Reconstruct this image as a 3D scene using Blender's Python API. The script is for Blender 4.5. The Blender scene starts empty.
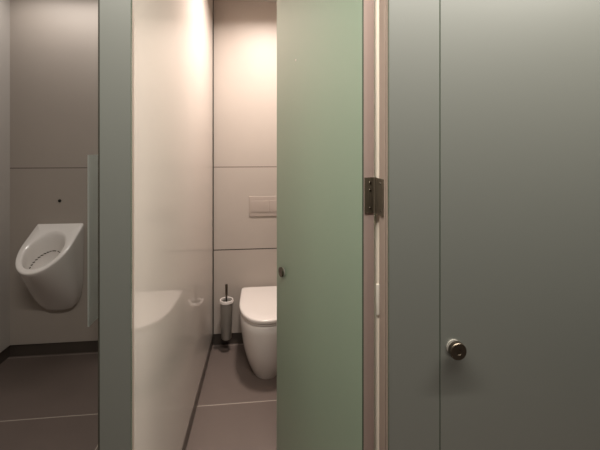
import bpy, bmesh, math
from mathutils import Vector, Matrix
C = bpy.context.scene.collection
PI = math.pi
YB = 2.606          # back wall
YF = 0.92           # cubicle front plane
CEIL = 2.55

# ------------------------------------------------------------ materials
def nodes(name):
    m = bpy.data.materials.new(name); m.use_nodes = True
    nt = m.node_tree
    return m, nt, nt.nodes['Principled BSDF']

def srgb(r, g, b):
    f = lambda c: (c/255/12.92) if c/255 <= .04045 else ((c/255+.055)/1.055)**2.4
    return (f(r), f(g), f(b), 1)

def simple(name, col, rough=.5, metal=0, coat=0, coat_rough=.1, noise=.04, nscale=6, spec=.5, bump=0, bscale=300):
    m, nt, p = nodes(name)
    n = nt.nodes; l = nt.links
    tc = n.new('ShaderNodeTexCoord'); nz = n.new('ShaderNodeTexNoise')
    nz.inputs['Scale'].default_value = nscale; nz.inputs['Detail'].default_value = 4
    l.new(tc.outputs['Object'], nz.inputs['Vector'])
    mr = n.new('ShaderNodeMapRange'); mr.inputs['To Min'].default_value = 1-noise; mr.inputs['To Max'].default_value = 1+noise
    l.new(nz.outputs['Fac'], mr.inputs['Value'])
    vm = n.new('ShaderNodeVectorMath'); vm.operation = 'SCALE'; vm.inputs[0].default_value = col[:3]
    l.new(mr.outputs['Result'], vm.inputs['Scale'])
    l.new(vm.outputs['Vector'], p.inputs['Base Color'])
    p.inputs['Roughness'].default_value = rough; p.inputs['Metallic'].default_value = metal
    p.inputs['Coat Weight'].default_value = coat; p.inputs['Coat Roughness'].default_value = coat_rough
    p.inputs['Specular IOR Level'].default_value = spec; p.inputs['Coat IOR'].default_value = 1.6
    if bump:
        n2 = n.new('ShaderNodeTexNoise'); n2.inputs['Scale'].default_value = bscale
        l.new(tc.outputs['Object'], n2.inputs['Vector'])
        b = n.new('ShaderNodeBump'); b.inputs['Strength'].default_value = bump; b.inputs['Distance'].default_value = .0005
        l.new(n2.outputs['Fac'], b.inputs['Height']); l.new(b.outputs['Normal'], p.inputs['Normal'])
    return m

def lined(name, col, lines, rough, noise=.03, coat=0, coat_rough=.1, spec=.5, mott=3):
    """tile material; lines = list of (axis, position or (origin, pitch), half width, colour)"""
    m, nt, p = nodes(name); n = nt.nodes; l = nt.links
    tc = n.new('ShaderNodeTexCoord'); sp = n.new('ShaderNodeSeparateXYZ'); l.new(tc.outputs['Object'], sp.inputs[0])
    nz = n.new('ShaderNodeTexNoise'); nz.inputs['Scale'].default_value = mott; nz.inputs['Detail'].default_value = 5
    l.new(tc.outputs['Object'], nz.inputs['Vector'])
    n3 = n.new('ShaderNodeTexNoise'); n3.inputs['Scale'].default_value = 160
    l.new(tc.outputs['Object'], n3.inputs['Vector'])
    ad = n.new('ShaderNodeMath'); ad.operation = 'MULTIPLY_ADD'; ad.inputs[1].default_value = .3
    l.new(n3.outputs['Fac'], ad.inputs[0]); l.new(nz.outputs['Fac'], ad.inputs[2])
    mr = n.new('ShaderNodeMapRange'); mr.inputs['From Min'].default_value = .3; mr.inputs['From Max'].default_value = 1
    mr.inputs['To Min'].default_value = 1-noise; mr.inputs['To Max'].default_value = 1+noise
    l.new(ad.outputs[0], mr.inputs['Value'])
    vm = n.new('ShaderNodeVectorMath'); vm.operation = 'SCALE'; vm.inputs[0].default_value = col[:3]
    l.new(mr.outputs['Result'], vm.inputs['Scale'])
    cur = vm.outputs['Vector']
    for ax, pos, hw, lc, *xmin in lines:
        v = sp.outputs['XYZ'.index(ax)]
        if isinstance(pos, tuple):
            a = n.new('ShaderNodeMath'); a.operation = 'SUBTRACT'; a.inputs[1].default_value = pos[0]; l.new(v, a.inputs[0])
            b = n.new('ShaderNodeMath'); b.operation = 'PINGPONG'; b.inputs[1].default_value = pos[1]/2; l.new(a.outputs[0], b.inputs[0])
            d = b.outputs[0]
        else:
            a = n.new('ShaderNodeMath'); a.operation = 'SUBTRACT'; a.inputs[1].default_value = pos; l.new(v, a.inputs[0])
            b = n.new('ShaderNodeMath'); b.operation = 'ABSOLUTE'; l.new(a.outputs[0], b.inputs[0]); d = b.outputs[0]
        lt = n.new('ShaderNodeMath'); lt.operation = 'LESS_THAN'; lt.inputs[1].default_value = hw; l.new(d, lt.inputs[0])
        if xmin:   # the joint runs only along the cubicles
            g = n.new('ShaderNodeMath'); g.operation = 'GREATER_THAN'; g.inputs[1].default_value = xmin[0]; l.new(sp.outputs[0], g.inputs[0])
            k = n.new('ShaderNodeMath'); k.operation = 'MULTIPLY'; l.new(g.outputs[0], k.inputs[0]); l.new(lt.outputs[0], k.inputs[1]); lt = k
        mx = n.new('ShaderNodeMix'); mx.data_type = 'RGBA'
        l.new(lt.outputs[0], mx.inputs['Factor']); l.new(cur, mx.inputs[6]); mx.inputs[7].default_value = lc
        cur = mx.outputs[2]
    l.new(cur, p.inputs['Base Color'])
    p.inputs['Roughness'].default_value = rough; p.inputs['Specular IOR Level'].default_value = spec
    p.inputs['Coat Weight'].default_value = coat; p.inputs['Coat Roughness'].default_value = coat_rough
    return m

def glassy():
    """clear, faintly green screen glass"""
    m, nt, p = nodes('screen_glass')
    p.inputs['Base Color'].default_value = (.80, .86, .82, 1)
    p.inputs['Transmission Weight'].default_value = .55
    p.inputs['Roughness'].default_value = .28; p.inputs['IOR'].default_value = 1.3
    return m

def emis(name, col, s):
    m = bpy.data.materials.new(name); m.use_nodes = True; nt = m.node_tree
    nt.nodes.clear(); e = nt.nodes.new('ShaderNodeEmission'); o = nt.nodes.new('ShaderNodeOutputMaterial')
    e.inputs[0].default_value = col; e.inputs[1].default_value = s
    nt.links.new(e.outputs[0], o.inputs[0]); return m

M = {}
M['wall'] = lined('wall_tile', srgb(170, 160, 151), [('Z', .703, .0035, srgb(45, 38, 34), -.39), ('Z', 1.314, .003, srgb(96, 86, 80))], .52, .035)
M['floor'] = lined('floor_tile', srgb(101, 89, 83), [('Y', (2.0, .6), .003, srgb(158, 147, 138)), ('X', (-.8, 1.2), .003, srgb(158, 147, 138))], .42, .07)
M['laminate'] = simple('partition_laminate', srgb(190, 181, 173), .065, noise=.006, nscale=2, spec=.6)
M['side'] = simple('side_wall_paint', srgb(178, 172, 166), .4, noise=.02)
M['off_white'] = simple('off_white_finish', srgb(240, 232, 220), .3)
M['rear'] = simple('rear_wall_paint', srgb(84, 82, 79), .5, noise=.02)
M['ceil'] = simple('ceiling_paint', srgb(176, 172, 166), .8, noise=.01)
M['base'] = simple('dark_skirting', srgb(74, 66, 60), .35, noise=.06)
M['satin'] = simple('satin_green_glass', srgb(101, 103, 97), .5, coat=1, coat_rough=.39, noise=.012, nscale=3, spec=.5, bump=.08, bscale=900)
M['door_glass'] = simple('satin_green_door_glass', srgb(122, 141, 121), .5, coat=1, coat_rough=.39, noise=.012, nscale=3, spec=.5, bump=.08, bscale=900)
M['core'] = simple('door_core_edge', srgb(176, 156, 148), .5, noise=.008)
M['edge'] = simple('polished_glass_edge', srgb(88, 96, 84), .2, noise=.03)
M['gap'] = simple('dark_gasket', srgb(52, 50, 42), .5, noise=.03)
M['cream'] = simple('lit_gap_cream', srgb(250, 238, 222), .35, noise=.02)  # near-white so that the hinge gap looks strongly lit
M['jamb'] = simple('taupe_jamb', srgb(150, 135, 124), .4, noise=.008)
M['bronze'] = simple('dark_bronze', srgb(96, 87, 74), .42, .5, noise=.08, nscale=40)
M['steel'] = simple('brushed_steel', srgb(205, 200, 190), .3, .6, noise=.05, nscale=30)
M['dark_steel'] = simple('dark_steel', srgb(84, 76, 66), .35, .9, noise=.05, nscale=30)
M['ceramic'] = simple('white_ceramic', srgb(220, 214, 209), .12, noise=.006, spec=.5)
M['plastic'] = simple('white_plastic', srgb(208, 200, 194), .22, noise=.006)
M['plate'] = simple('flush_plate_finish', srgb(166, 154, 145), .4, noise=.01)
M['black'] = simple('black_plastic', srgb(22, 20, 19), .4, noise=.05)
M['bristle'] = simple('brush_bristles', srgb(225, 222, 216), .8, noise=.1, nscale=80)
M['frost_cup'] = simple('satin_metal_cup', srgb(158, 153, 146), .3, .25, noise=.05, nscale=20)
M['screen'] = glassy()
M['lamp'] = emis('lamp_diffuser', (1, .86, .7, 1), 6)
M['slot'] = emis('slot_diffuser', (1, .93, .78, 1), 3)

# ------------------------------------------------------------ mesh helpers
def box(bm, x0, x1, y0, y1, z0, z1, rot=None, bev=0):
    r = bmesh.ops.create_cube(bm, size=1)
    bmesh.ops.scale(bm, vec=(x1-x0, y1-y0, z1-z0), verts=r['verts'])
    bmesh.ops.translate(bm, vec=((x0+x1)/2, (y0+y1)/2, (z0+z1)/2), verts=r['verts'])
    if bev:
        ed = list({e for v in r['verts'] for e in v.link_edges})
        bmesh.ops.bevel(bm, geom=ed, offset=bev, segments=3, affect='EDGES', profile=.6)

def lathe(bm, prof, axis='Z', seg=40, org=(0, 0, 0)):
    """prof = [(radius, height)...] closed with caps where radius is 0"""
    rings = []
    def P(r, h, a):
        c, s = r*math.cos(a), r*math.sin(a)
        v = {'Z': (c, s, h), 'Y': (c, h, -s), 'X': (h, c, s)}[axis]
        return (v[0]+org[0], v[1]+org[1], v[2]+org[2])
    for r, h in prof:
        if r < 1e-6: rings.append([bm.verts.new(P(0, h, 0))])
        else: rings.append([bm.verts.new(P(r, h, 2*PI*k/seg)) for k in range(seg)])
    for A, B in zip(rings, rings[1:]):
        for k in range(seg):
            k2 = (k+1) % seg
            a = [A[0]] if len(A) == 1 else [A[k], A[k2]]
            b = [B[0]] if len(B) == 1 else [B[k2], B[k]]
            if len(a)+len(b) > 2: bm.faces.new(a+b)

def loft(bm, rings, cap0=True, cap1=True):
    R = [[bm.verts.new(p) for p in r] for r in rings]
    n = len(R[0])
    for A, B in zip(R, R[1:]):
        for k in range(n): bm.faces.new([A[k], A[(k+1) % n], B[(k+1) % n], B[k]])
    if cap0: bm.faces.new(R[0][::-1])
    if cap1: bm.faces.new(R[-1])

def obj(name, bm, mat, parent=None, smooth=False, loc=(0, 0, 0), angle=40):
    bmesh.ops.recalc_face_normals(bm, faces=bm.faces)
    me = bpy.data.meshes.new(name); bm.to_mesh(me); bm.free()
    mats = mat if isinstance(mat, list) else [mat]
    for m in mats: me.materials.append(M[m])
    if smooth:
        for p in me.polygons: p.use_smooth = True
        try: me.set_sharp_from_angle(angle=math.radians(angle))
        except Exception: pass
    o = bpy.data.objects.new(name, me); C.objects.link(o); o.location = loc
    if parent: o.parent = parent
    return o

def bx(name, mat, b, parent=None, bev=0, loc=(0, 0, 0)):
    bm = bmesh.new(); box(bm, *b, bev=bev)
    return obj(name, bm, mat, parent, bool(bev), loc)

def thing(name, label, cat, loc=(0, 0, 0), rotz=0, group=None, kind=None):
    o = bpy.data.objects.new(name, None); C.objects.link(o)
    o.location = loc; o.rotation_euler = (0, 0, rotz); o.empty_display_size = .1
    o['label'] = label; o['category'] = cat
    if group: o['group'] = group
    if kind: o['kind'] = kind
    return o

def tag(o, label, cat, group=None):
    o['label'] = label; o['category'] = cat
    if group: o['group'] = group
    return o

def struct(name, mat, b):
    o = bx(name, mat, b); o['kind'] = 'structure'; return o

# ------------------------------------------------------------ room shell
XL, XR, YR = -1.744, 1.9, -2.4
struct('floor', 'floor', (XL-.1, XR+.1, YR-.1, YB+.1, -.1, 0))
struct('ceiling', 'ceil', (XL-.1, XR+.1, YR-.1, YB+.1, CEIL, CEIL+.1))
struct('wall_back', 'wall', (XL-.1, XR+.1, YB, YB+.1, .086, CEIL))
struct('baseboard_back', 'base', (XL-.1, XR+.1, YB+.012, YB+.1, 0, .086))
struct('wall_left', 'side', (XL-.1, XL, YR, YB, .086, CEIL))
struct('baseboard_left', 'base', (XL-.1, XL-.012, YR, YB+.012, 0, .086))
struct('wall_right', 'rear', (XR, XR+.1, YR, YB, 0, CEIL))
struct('wall_rear', 'rear', (XL-.1, XR+.1, YR-.1, YR, 0, CEIL))

# cubicle side partitions
PX = -.365
P1 = thing('partition_wall', 'tall pale glossy partition panel between the urinal bay and the toilet cubicle', 'partition')
bx('panel', 'laminate', (PX-.034, PX, YF+.032, YB-.002, .086, CEIL-.002), P1)
bx('plinth', 'base', (PX-.030, PX-.002, YF+.032, YB-.002, 0, .086), P1)
bx('corner_seal', 'gap', (PX, PX+.006, YB-.008, YB-.001, .03, CEIL-.002), P1)
P2 = thing('partition_wall', 'pale partition panel behind the open green door, right side of the toilet cubicle', 'partition')
bx('panel', 'laminate', (.375, .409, YF+.082, YB-.002, .03, CEIL-.002), P2)
bx('plinth', 'base', (.379, .405, YF+.082, YB-.002, 0, .03), P2)

# front panels (satin glass on a slim core)
def front_panel(label, x0, x1, y1, ledge=True, redge=True):
    t = thing('fixed_glass_panel', label, 'glass panel', ((x0+x1)/2, YF, 0))
    cx = (x0+x1)/2
    bm = bmesh.new(); box(bm, x0-cx+.001, x1-cx-.001, 0, .008, .012, CEIL-.004)
    obj('glass_face', bm, 'satin', t)
    bm = bmesh.new(); box(bm, x0-cx+.003, x1-cx-.003, .008, y1-YF, .012, CEIL-.004)
    obj('core_panel', bm, 'jamb', t)
    if ledge: bx('glass_edge', 'edge', (x0-cx-.0005, x0-cx+.001, .0005, .0078, .012, CEIL-.004), t)
    if redge: bx('glass_edge', 'edge', (x1-cx-.001, x1-cx+.0005, .0005, .0078, .012, CEIL-.004), t)
    bx('floor_channel', 'bronze', (x0-cx+.004, x1-cx-.004, .002, y1-YF-.002, 0, .012), t)
    return t
f1 = front_panel('narrow grey-green satin glass strip between the urinal bay and the toilet cubicle', -.4085, -.3325, YF+.03)
bx('edge_gasket', 'gap', (-.041, -.0375, -.0005, .028, .012, CEIL-.004), f1)
f2 = front_panel('grey satin glass strip between the open door and the closed door', .3435, .4895, YF+.03, True, True)
front_panel('wide satin glass panel to the right of the closed door', 1.203, XR-.002, YF+.03)

# jamb between open door and strip
J = thing('door_jamb', 'narrow taupe door jamb carrying the dark bronze hinge', 'door frame', (.36, YF+.03, 0))
bx('front_lining', 'jamb', (-.0165, .045, .002, .050, 0, CEIL-.004), J, .0015)
bm = bmesh.new()   # rounded strip added in the hinge gap; near-white colour stands in for strong light
lathe(bm, [(0, 0), (.0125, 0), (.0125, CEIL-.004), (0, CEIL-.004)], 'Z', 32, (.3565, 1.050, 0)); box(bm, .358, .3755, 1.040, 1.060, 0, CEIL-.004)
obj('lit_gap_strip', bm, 'cream', P2, True)
bx('pale_plate', 'off_white', (.3475, .3625, 1.034, 1.041, .932, 1.027), P2, .001)  # small pale rectangle in the hinge gap

# ------------------------------------------------------------ doors
def round_knob(parent, x, y, z, yaw=0):
    """turn knob standing off the outer (-Y) face of a door"""
    k = bpy.data.objects.new('knob', None)
    bm = bmesh.new()
    lathe(bm, [(0, 0), (.0205, 0), (.0205, -.003), (.0105, -.004), (.0105, -.009), (.0125, -.012), (0, -.012)], 'Y')
    st = obj('knob', bm, 'steel', parent, True, (x, y, z), 30)
    bpy.data.objects.remove(k)
    bm = bmesh.new()
    lathe(bm, [(0, -.0122), (.0220, -.0122), (.0236, -.014), (.0236, -.0255), (.0222, -.0275), (.0085, -.0275), (.0080, -.0265), (0, -.0265)], 'Y')
    d = obj('turn_disc', bm, 'dark_steel', st, True, (0, 0, 0), 30)
    bx('slot', 'dark_steel', (-.0018, .0018, -.0272, -.0264, -.0035, .0035), st)
    return st

DT = .044
def door_leaf(root, w, inner_left, mat='door_glass'):
    """leaf from x=-w..0 ; outer face y=0, thickness DT towards +Y"""
    z0, z1 = .015, 2.46
    bx('glass_face', mat, (-w, 0, 0, .006, z0, z1), root)
    bx('core_panel', 'core', (-w+.002, -.0015, .006, DT-.006, z0, z1), root)
    bx('glass_face', mat, (-w, 0, DT-.006, DT, z0, z1), root)
    bx('edge_strip', 'core', (0, .0008, .006, DT, z0, z1), root)
    for (a, b) in ((-.0012, .0006), (-w-.0006, -w+.0012)):
        bx('glass_edge', 'edge', (a, b, .0004, .0056, z0, z1), root)

ALPHA = math.radians(69.5)
pin = Vector((.337, 1.031))
# local origin at the pin: outer face is at y=-DT in closed pose
d1 = thing('door_1', 'open green satin glass door swung into the toilet cubicle', 'door', (pin.x, pin.y, 0), -ALPHA, kind='structure')
W1 = .660
def off(o, dx, dy):
    for c in o.children: c.location.x += dx; c.location.y += dy
door_leaf(d1, W1, True); off(d1, 0, -DT)
round_knob(d1, -W1+.076, -DT, .892).scale = (.92, .55, .92)
# butt hinge: one leaf on the door's edge, one on the jamb
hz = 1.303
h = bx('hinge', 'bronze', (.0005, .0032, -.036, -.003, -.054, .054), d1, .0006, (0, 0, hz))
h['label'] = 'dark bronze butt hinge'
bm = bmesh.new(); lathe(bm, [(0, -.054), (.0045, -.054), (.0045, .054), (0, .054)], 'Z', 20, (.003, .001, 0)); obj('barrel', bm, 'bronze', h, True)
for dz in (-.038, .016, .038):
    bm = bmesh.new(); lathe(bm, [(0, .0032), (.0042, .0032), (.0034, .0046), (0, .0046)], 'X', 16, (0, -.016, dz)); obj('screw', bm, 'dark_steel', h, True)
# jamb leaf, part of the jamb
jl = bx('hinge_leaf', 'bronze', (-.0195, -.0166, .010, .078, -.056, .053), J, .0006, (0, 0, hz))
for dz in (-.04, .04):
    bm = bmesh.new(); lathe(bm, [(0, -.0195), (.0042, -.0195), (.0034, -.0208), (0, -.0208)], 'X', 16, (0, .03, dz)); obj('screw', bm, 'dark_steel', jl, True)
# tiny pale raised dot high on the open door
bm = bmesh.new(); lathe(bm, [(0, 0), (.0045, 0), (.004, -.002), (0, -.003)], 'Y', 20, (-.455, -DT, 1.815)); obj('pale_dot', bm, 'plastic', d1, True)

d2 = thing('door_2', 'closed grey-green satin glass door with dark round knob, right side of the picture', 'door', (1.20, YF+.0, 0), 0, kind='structure')
door_leaf(d2, 1.20-.4925, False, 'satin')
round_knob(d2, .530-1.20, 0, .890)
H = struct('wall_header', 'ceil', (-.33, .34, YF+.01, YF+.05, 2.47, CEIL)); H.name = 'trim_1'
H = struct('trim_2', 'ceil', (.4925, 1.2, YF+.005, YF+.05, 2.47, CEIL))

# ------------------------------------------------------------ toilet
def dshape(hw, l, y_off=0, n=40, p=2.5, straight=.42, rb=.018):
    """plan outline: back on y=0, front at y=-l; returns ring of (x,y) counter-clockwise"""
    pts = []
    s = l*straight
    # front arc from right side to left
    for k in range(n+1):
        a = PI*k/n
        c, sn = math.cos(a), math.sin(a)
        x = hw*math.copysign(abs(c)**(2/p), c); y = -(s+(l-s)*abs(sn)**(2/p))
        pts.append((x, y+y_off))
    # left side to back corner
    for k in range(1, 5): pts.append((-hw, y_off-s+(s-rb)*k/4))
    for k in range(1, 5):
        a = PI-PI/2*k/4; pts.append((-hw+rb+rb*math.cos(a), y_off-rb+rb*math.sin(a)))
    for k in range(1, 5): pts.append((-hw+rb+(2*hw-2*rb)*k/4, y_off))
    for k in range(1, 5):
        a = PI/2-PI/2*k/4; pts.append((hw-rb+rb*math.cos(a), y_off-rb+rb*math.sin(a)))
    for k in range(1, 4): pts.append((hw, y_off-rb-(s-rb)*k/4))
    return pts

TX = .026
T = thing('toilet', 'white toilet with closed D-shaped lid against the tiled wall, partly behind the green door', 'toilet', (TX, YB, 0))
bm = bmesh.new()
spec = [(.385, .176, .525), (.378, .179, .532), (.33, .178, .53), (.27, .173, .522), (.21, .165, .506), (.15, .156, .486), (.10, .145, .464), (.05, .131, .440), (.012, .116, .420), (0, .111, .414)]
loft(bm, [[(x, y, z) for x, y in dshape(hw, l, -.001, p=2.25)] for z, hw, l in spec])
obj('bowl', bm, 'ceramic', T, True, angle=55)
bm = bmesh.new()
loft(bm, [[(x, y, z) for x, y in dshape(hw, l, -.035, p=2.25)] for z, hw, l in ((.389, .176, .493), (.391, .179, .498), (.400, .179, .498), (.402, .177, .495))])
obj('seat', bm, 'plastic', T, True)
bm = bmesh.new()
loft(bm, [[(x, y, z) for x, y in dshape(hw, l, -.028, p=2.25)] for z, hw, l in ((.4055, .178, .505), (.407, .1815, .511), (.422, .182, .513), (.4275, .1795, .510), (.430, .174, .503), (.4305, .12, .44))])
obj('lid', bm, 'plastic', T, True, angle=50)
bm = bmesh.new(); box(bm, -.15, .15, -.033, -.004, .386, .412, bev=.004); obj('lid_hinge', bm, 'plastic', T, True)

# flush plate
F = thing('flush_plate', 'beige dual-button flush plate on the tiled wall above the toilet', 'flush plate', (.022, YB, 1.02))
bx('frame', 'plate', (-.123, .123, -.006, 0, -.075, .075), F, .002)
bx('button', 'plate', (-.112, .02, -.0085, -.0055, -.042, .042), F, .001)
bx('button', 'plate', (.026, .112, -.0085, -.0055, -.042, .042), F, .002)

# ------------------------------------------------------------ toilet brush
B = thing('toilet_brush', 'metal toilet brush in a slim cup on the wall beside the toilet', 'toilet brush', (-.259, YB-.085, 0))
B.scale = (1.08, 1.0, 1.0)
bm = bmesh.new()
lathe(bm, [(0, .095), (.030, .095), (.033, .10), (.040, .355), (.042, .362), (.038, .362), (.036, .355), (.029, .105), (0, .105)], 'Z', 36)
cup = obj('cup', bm, 'frost_cup', B, True, angle=30)
bm = bmesh.new(); lathe(bm, [(.038, .350), (.046, .352), (.047, .366), (.043, .374), (.037, .372), (.037, .350)], 'Z', 36); obj('rim', bm, 'plastic', cup, True)
bm = bmesh.new(); lathe(bm, [(0, .12), (.022, .125), (.027, .18), (.022, .235), (0, .24)], 'Z', 24); obj('bristles', bm, 'bristle', B, True)
bm = bmesh.new(); lathe(bm, [(0, .23), (.0055, .23), (.0055, .40), (.0075, .41), (.0085, .475), (.0075, .48), (0, .48)], 'Z', 20); obj('handle', bm, 'dark_steel', B, True)
bm = bmesh.new(); box(bm, -.012, .012, .036, .085, .23, .27, bev=.002); obj('wall_bracket', bm, 'dark_steel', B, True)
# ------------------------------------------------------------ urinal
UX = -1.4145
U = thing('urinal', 'white wall-hung urinal with open oval bowl on the tiled wall', 'urinal', (UX, YB, 0))
def urim(hw, pr, zf, zb, curve=0, n=44, st=.40, p=2.0):
    out = []
    for x, y in dshape(hw, pr, 0, n=n, p=p, straight=st, rb=.006):
        t = min(1, max(0, -y/max(pr, 1e-4)))
        out.append((x, y, zb+(zf-zb)*t - curve*math.sin(PI*t)))
    return out
bm = bmesh.new()
outer = [urim(*a) for a in (
    (.05, .03, .325, .32), (.09, .05, .345, .335), (.12, .08, .385, .37), (.14, .125, .44, .42), (.15, .18, .505, .50), (.1535, .24, .57, .60),
    (.1545, .29, .625, .72), (.155, .325, .662, .83), (.1555, .340, .679, .89), (.155, .343, .686, .910), (.1535, .3415, .690, .917), (.150, .338, .6935, .9215))]
# inner opening, an oval in the sloping rim
n = len(outer[0])
def oval(cx_y, rx, ry, dz, n=n, push=0):
    ref = outer[-1]; res = []
    # angle-match the outline so that the loft does not twist
    for (x, y, z) in ref:
        a = math.atan2((y-cx_y)/.17, x/.15)
        X = rx*math.cos(a); Y = cx_y+push+ry*math.sin(a)
        t = min(1, max(0, -Y/.338)); Z = .9215+(.6935-.9215)*t
        res.append((X, Y, Z+dz))
    return res
inner = [oval(-.185, .118, .135, 0), oval(-.185, .112, .129, -.003), oval(-.185, .106, .122, -.016), oval(-.182, .100, .114, -.05), oval(-.175, .092, .104, -.10),
         oval(-.165, .080, .090, -.155), oval(-.155, .055, .062, -.20), oval(-.15, .022, .025, -.215)]
loft(bm, outer+inner)
obj('bowl', bm, 'ceramic', U, True, angle=60)
bm = bmesh.new(); lathe(bm, [(0, .604), (.028, .604), (.030, .6), (0, .598)], 'Z', 24, (0, -.15, .0)); dr = obj('drain', bm, 'black', U, True); dr.location.z = .008
# row of flushing slots under the rim
for k in range(13):
    a = math.radians(62 + k*10.5)
    X = .0870*math.cos(a); Y = -.171+.098*math.sin(a); Z = .9215+(.6935-.9215)*(-Y/.338)-.12
    s = bx('flush_slot', 'dark_steel', (-.0075, .0075, -.0018, .0018, -.0030, .0030), U)
    s.location = (X, Y, Z); s.rotation_euler = (0, 0, a+PI/2)
for zz, rr in ((1.083, .011),):
    bm = bmesh.new(); lathe(bm, [(0, 0), (rr, 0), (rr*.9, -.004), (0, -.005)], 'Y', 24)
    tag(obj('flush_sensor', bm, 'black', None, True, (-1.421, YB, zz)), 'tiny round black flush sensor on the tiled wall above the urinal', 'sensor')

# urinal screen
S = thing('urinal_screen', 'tall narrow frosted glass screen on the wall to the right of the urinal', 'urinal screen', (-1.04, YB, 0))
bx('glass_panel', 'screen', (-.005, .005, -.405, -.004, .38, 1.41), S, .0015)
for z in (.55, 1.24): bx('clamp', 'steel', (-.012, .012, -.04, 0, z-.02, z+.02), S, .002)

# ------------------------------------------------------------ lights
def downlight(x, y, energy, label, col=(1, .84, .70), size=.2, spread=120):
    t = thing('downlight', label, 'ceiling light', (x, y, CEIL), group='recessed ceiling lights')
    bm = bmesh.new(); lathe(bm, [(.105, 0), (.120, 0), (.120, -.004), (.105, -.006), (.105, 0)], 'Z', 36); obj('trim_ring', bm, 'steel', t, True)
    bm = bmesh.new(); lathe(bm, [(0, -.001), (.105, -.001), (.105, -.002), (0, -.002)], 'Z', 36); obj('diffuser', bm, 'lamp', t, True)
    L = bpy.data.lights.new('downlight_lamp', 'AREA'); L.shape = 'DISK'; L.size = size; L.energy = energy; L.color = col; L.spread = math.radians(spread)
    o = bpy.data.objects.new('downlight_lamp', L); C.objects.link(o); o.location = (x, y, CEIL-.012)
    return o
def slot(name, x0, x1, y, energy, label, col=(1, .93, .80), spread=160):
    t = thing('slot_light', label, 'ceiling light', ((x0+x1)/2, y, CEIL))
    hw = (x1-x0)/2
    bx('housing', 'steel', (-hw-.01, hw+.01, -.03, .03, -.004, 0), t)
    bx('diffuser', 'slot', (-hw, hw, -.02, .02, -.006, -.004), t)
    L = bpy.data.lights.new('slot_lamp', 'AREA'); L.shape = 'RECTANGLE'; L.size = x1-x0; L.size_y = .04; L.energy = energy; L.color = col; L.spread = math.radians(spread)
    o = bpy.data.objects.new('slot_lamp', L); C.objects.link(o); o.location = ((x0+x1)/2, y, CEIL-.012)
    return o
downlight(.02, 2.03, 24, 'round recessed ceiling light over the toilet', (1, .89, .82), spread=154)
slot('front', -.9, 1.85, .50, 80, 'long ceiling slot light running along the cubicle fronts', (1, .945, .86))
slot('bay', -1.65, -.5, 2.36, 6.5, 'ceiling slot light along the back wall above the urinal', (1, .95, .905), spread=180)

w = bpy.data.worlds.new('World'); bpy.context.scene.world = w; w.use_nodes = True
w.node_tree.nodes['Background'].inputs[0].default_value = (.5, .47, .43, 1)
w.node_tree.nodes['Background'].inputs[1].default_value = .05

# ------------------------------------------------------------ camera
TH = math.radians(6.1)
cam = bpy.data.cameras.new('camera'); co = bpy.data.objects.new('camera', cam); C.objects.link(co)
cam.sensor_width = 36; cam.lens = 347/600*36; cam.shift_y = -75/600
co.location = (0, 0, 1.44); co.rotation_euler = (PI/2, 0, -TH)
cam.clip_start = .02
sc = bpy.context.scene; sc.camera = co
sc.view_settings.view_transform = 'Standard'; sc.view_settings.look = 'None'
sc.view_settings.gamma = 1; sc.view_settings.use_curve_mapping = False
sc.view_settings.exposure = 0
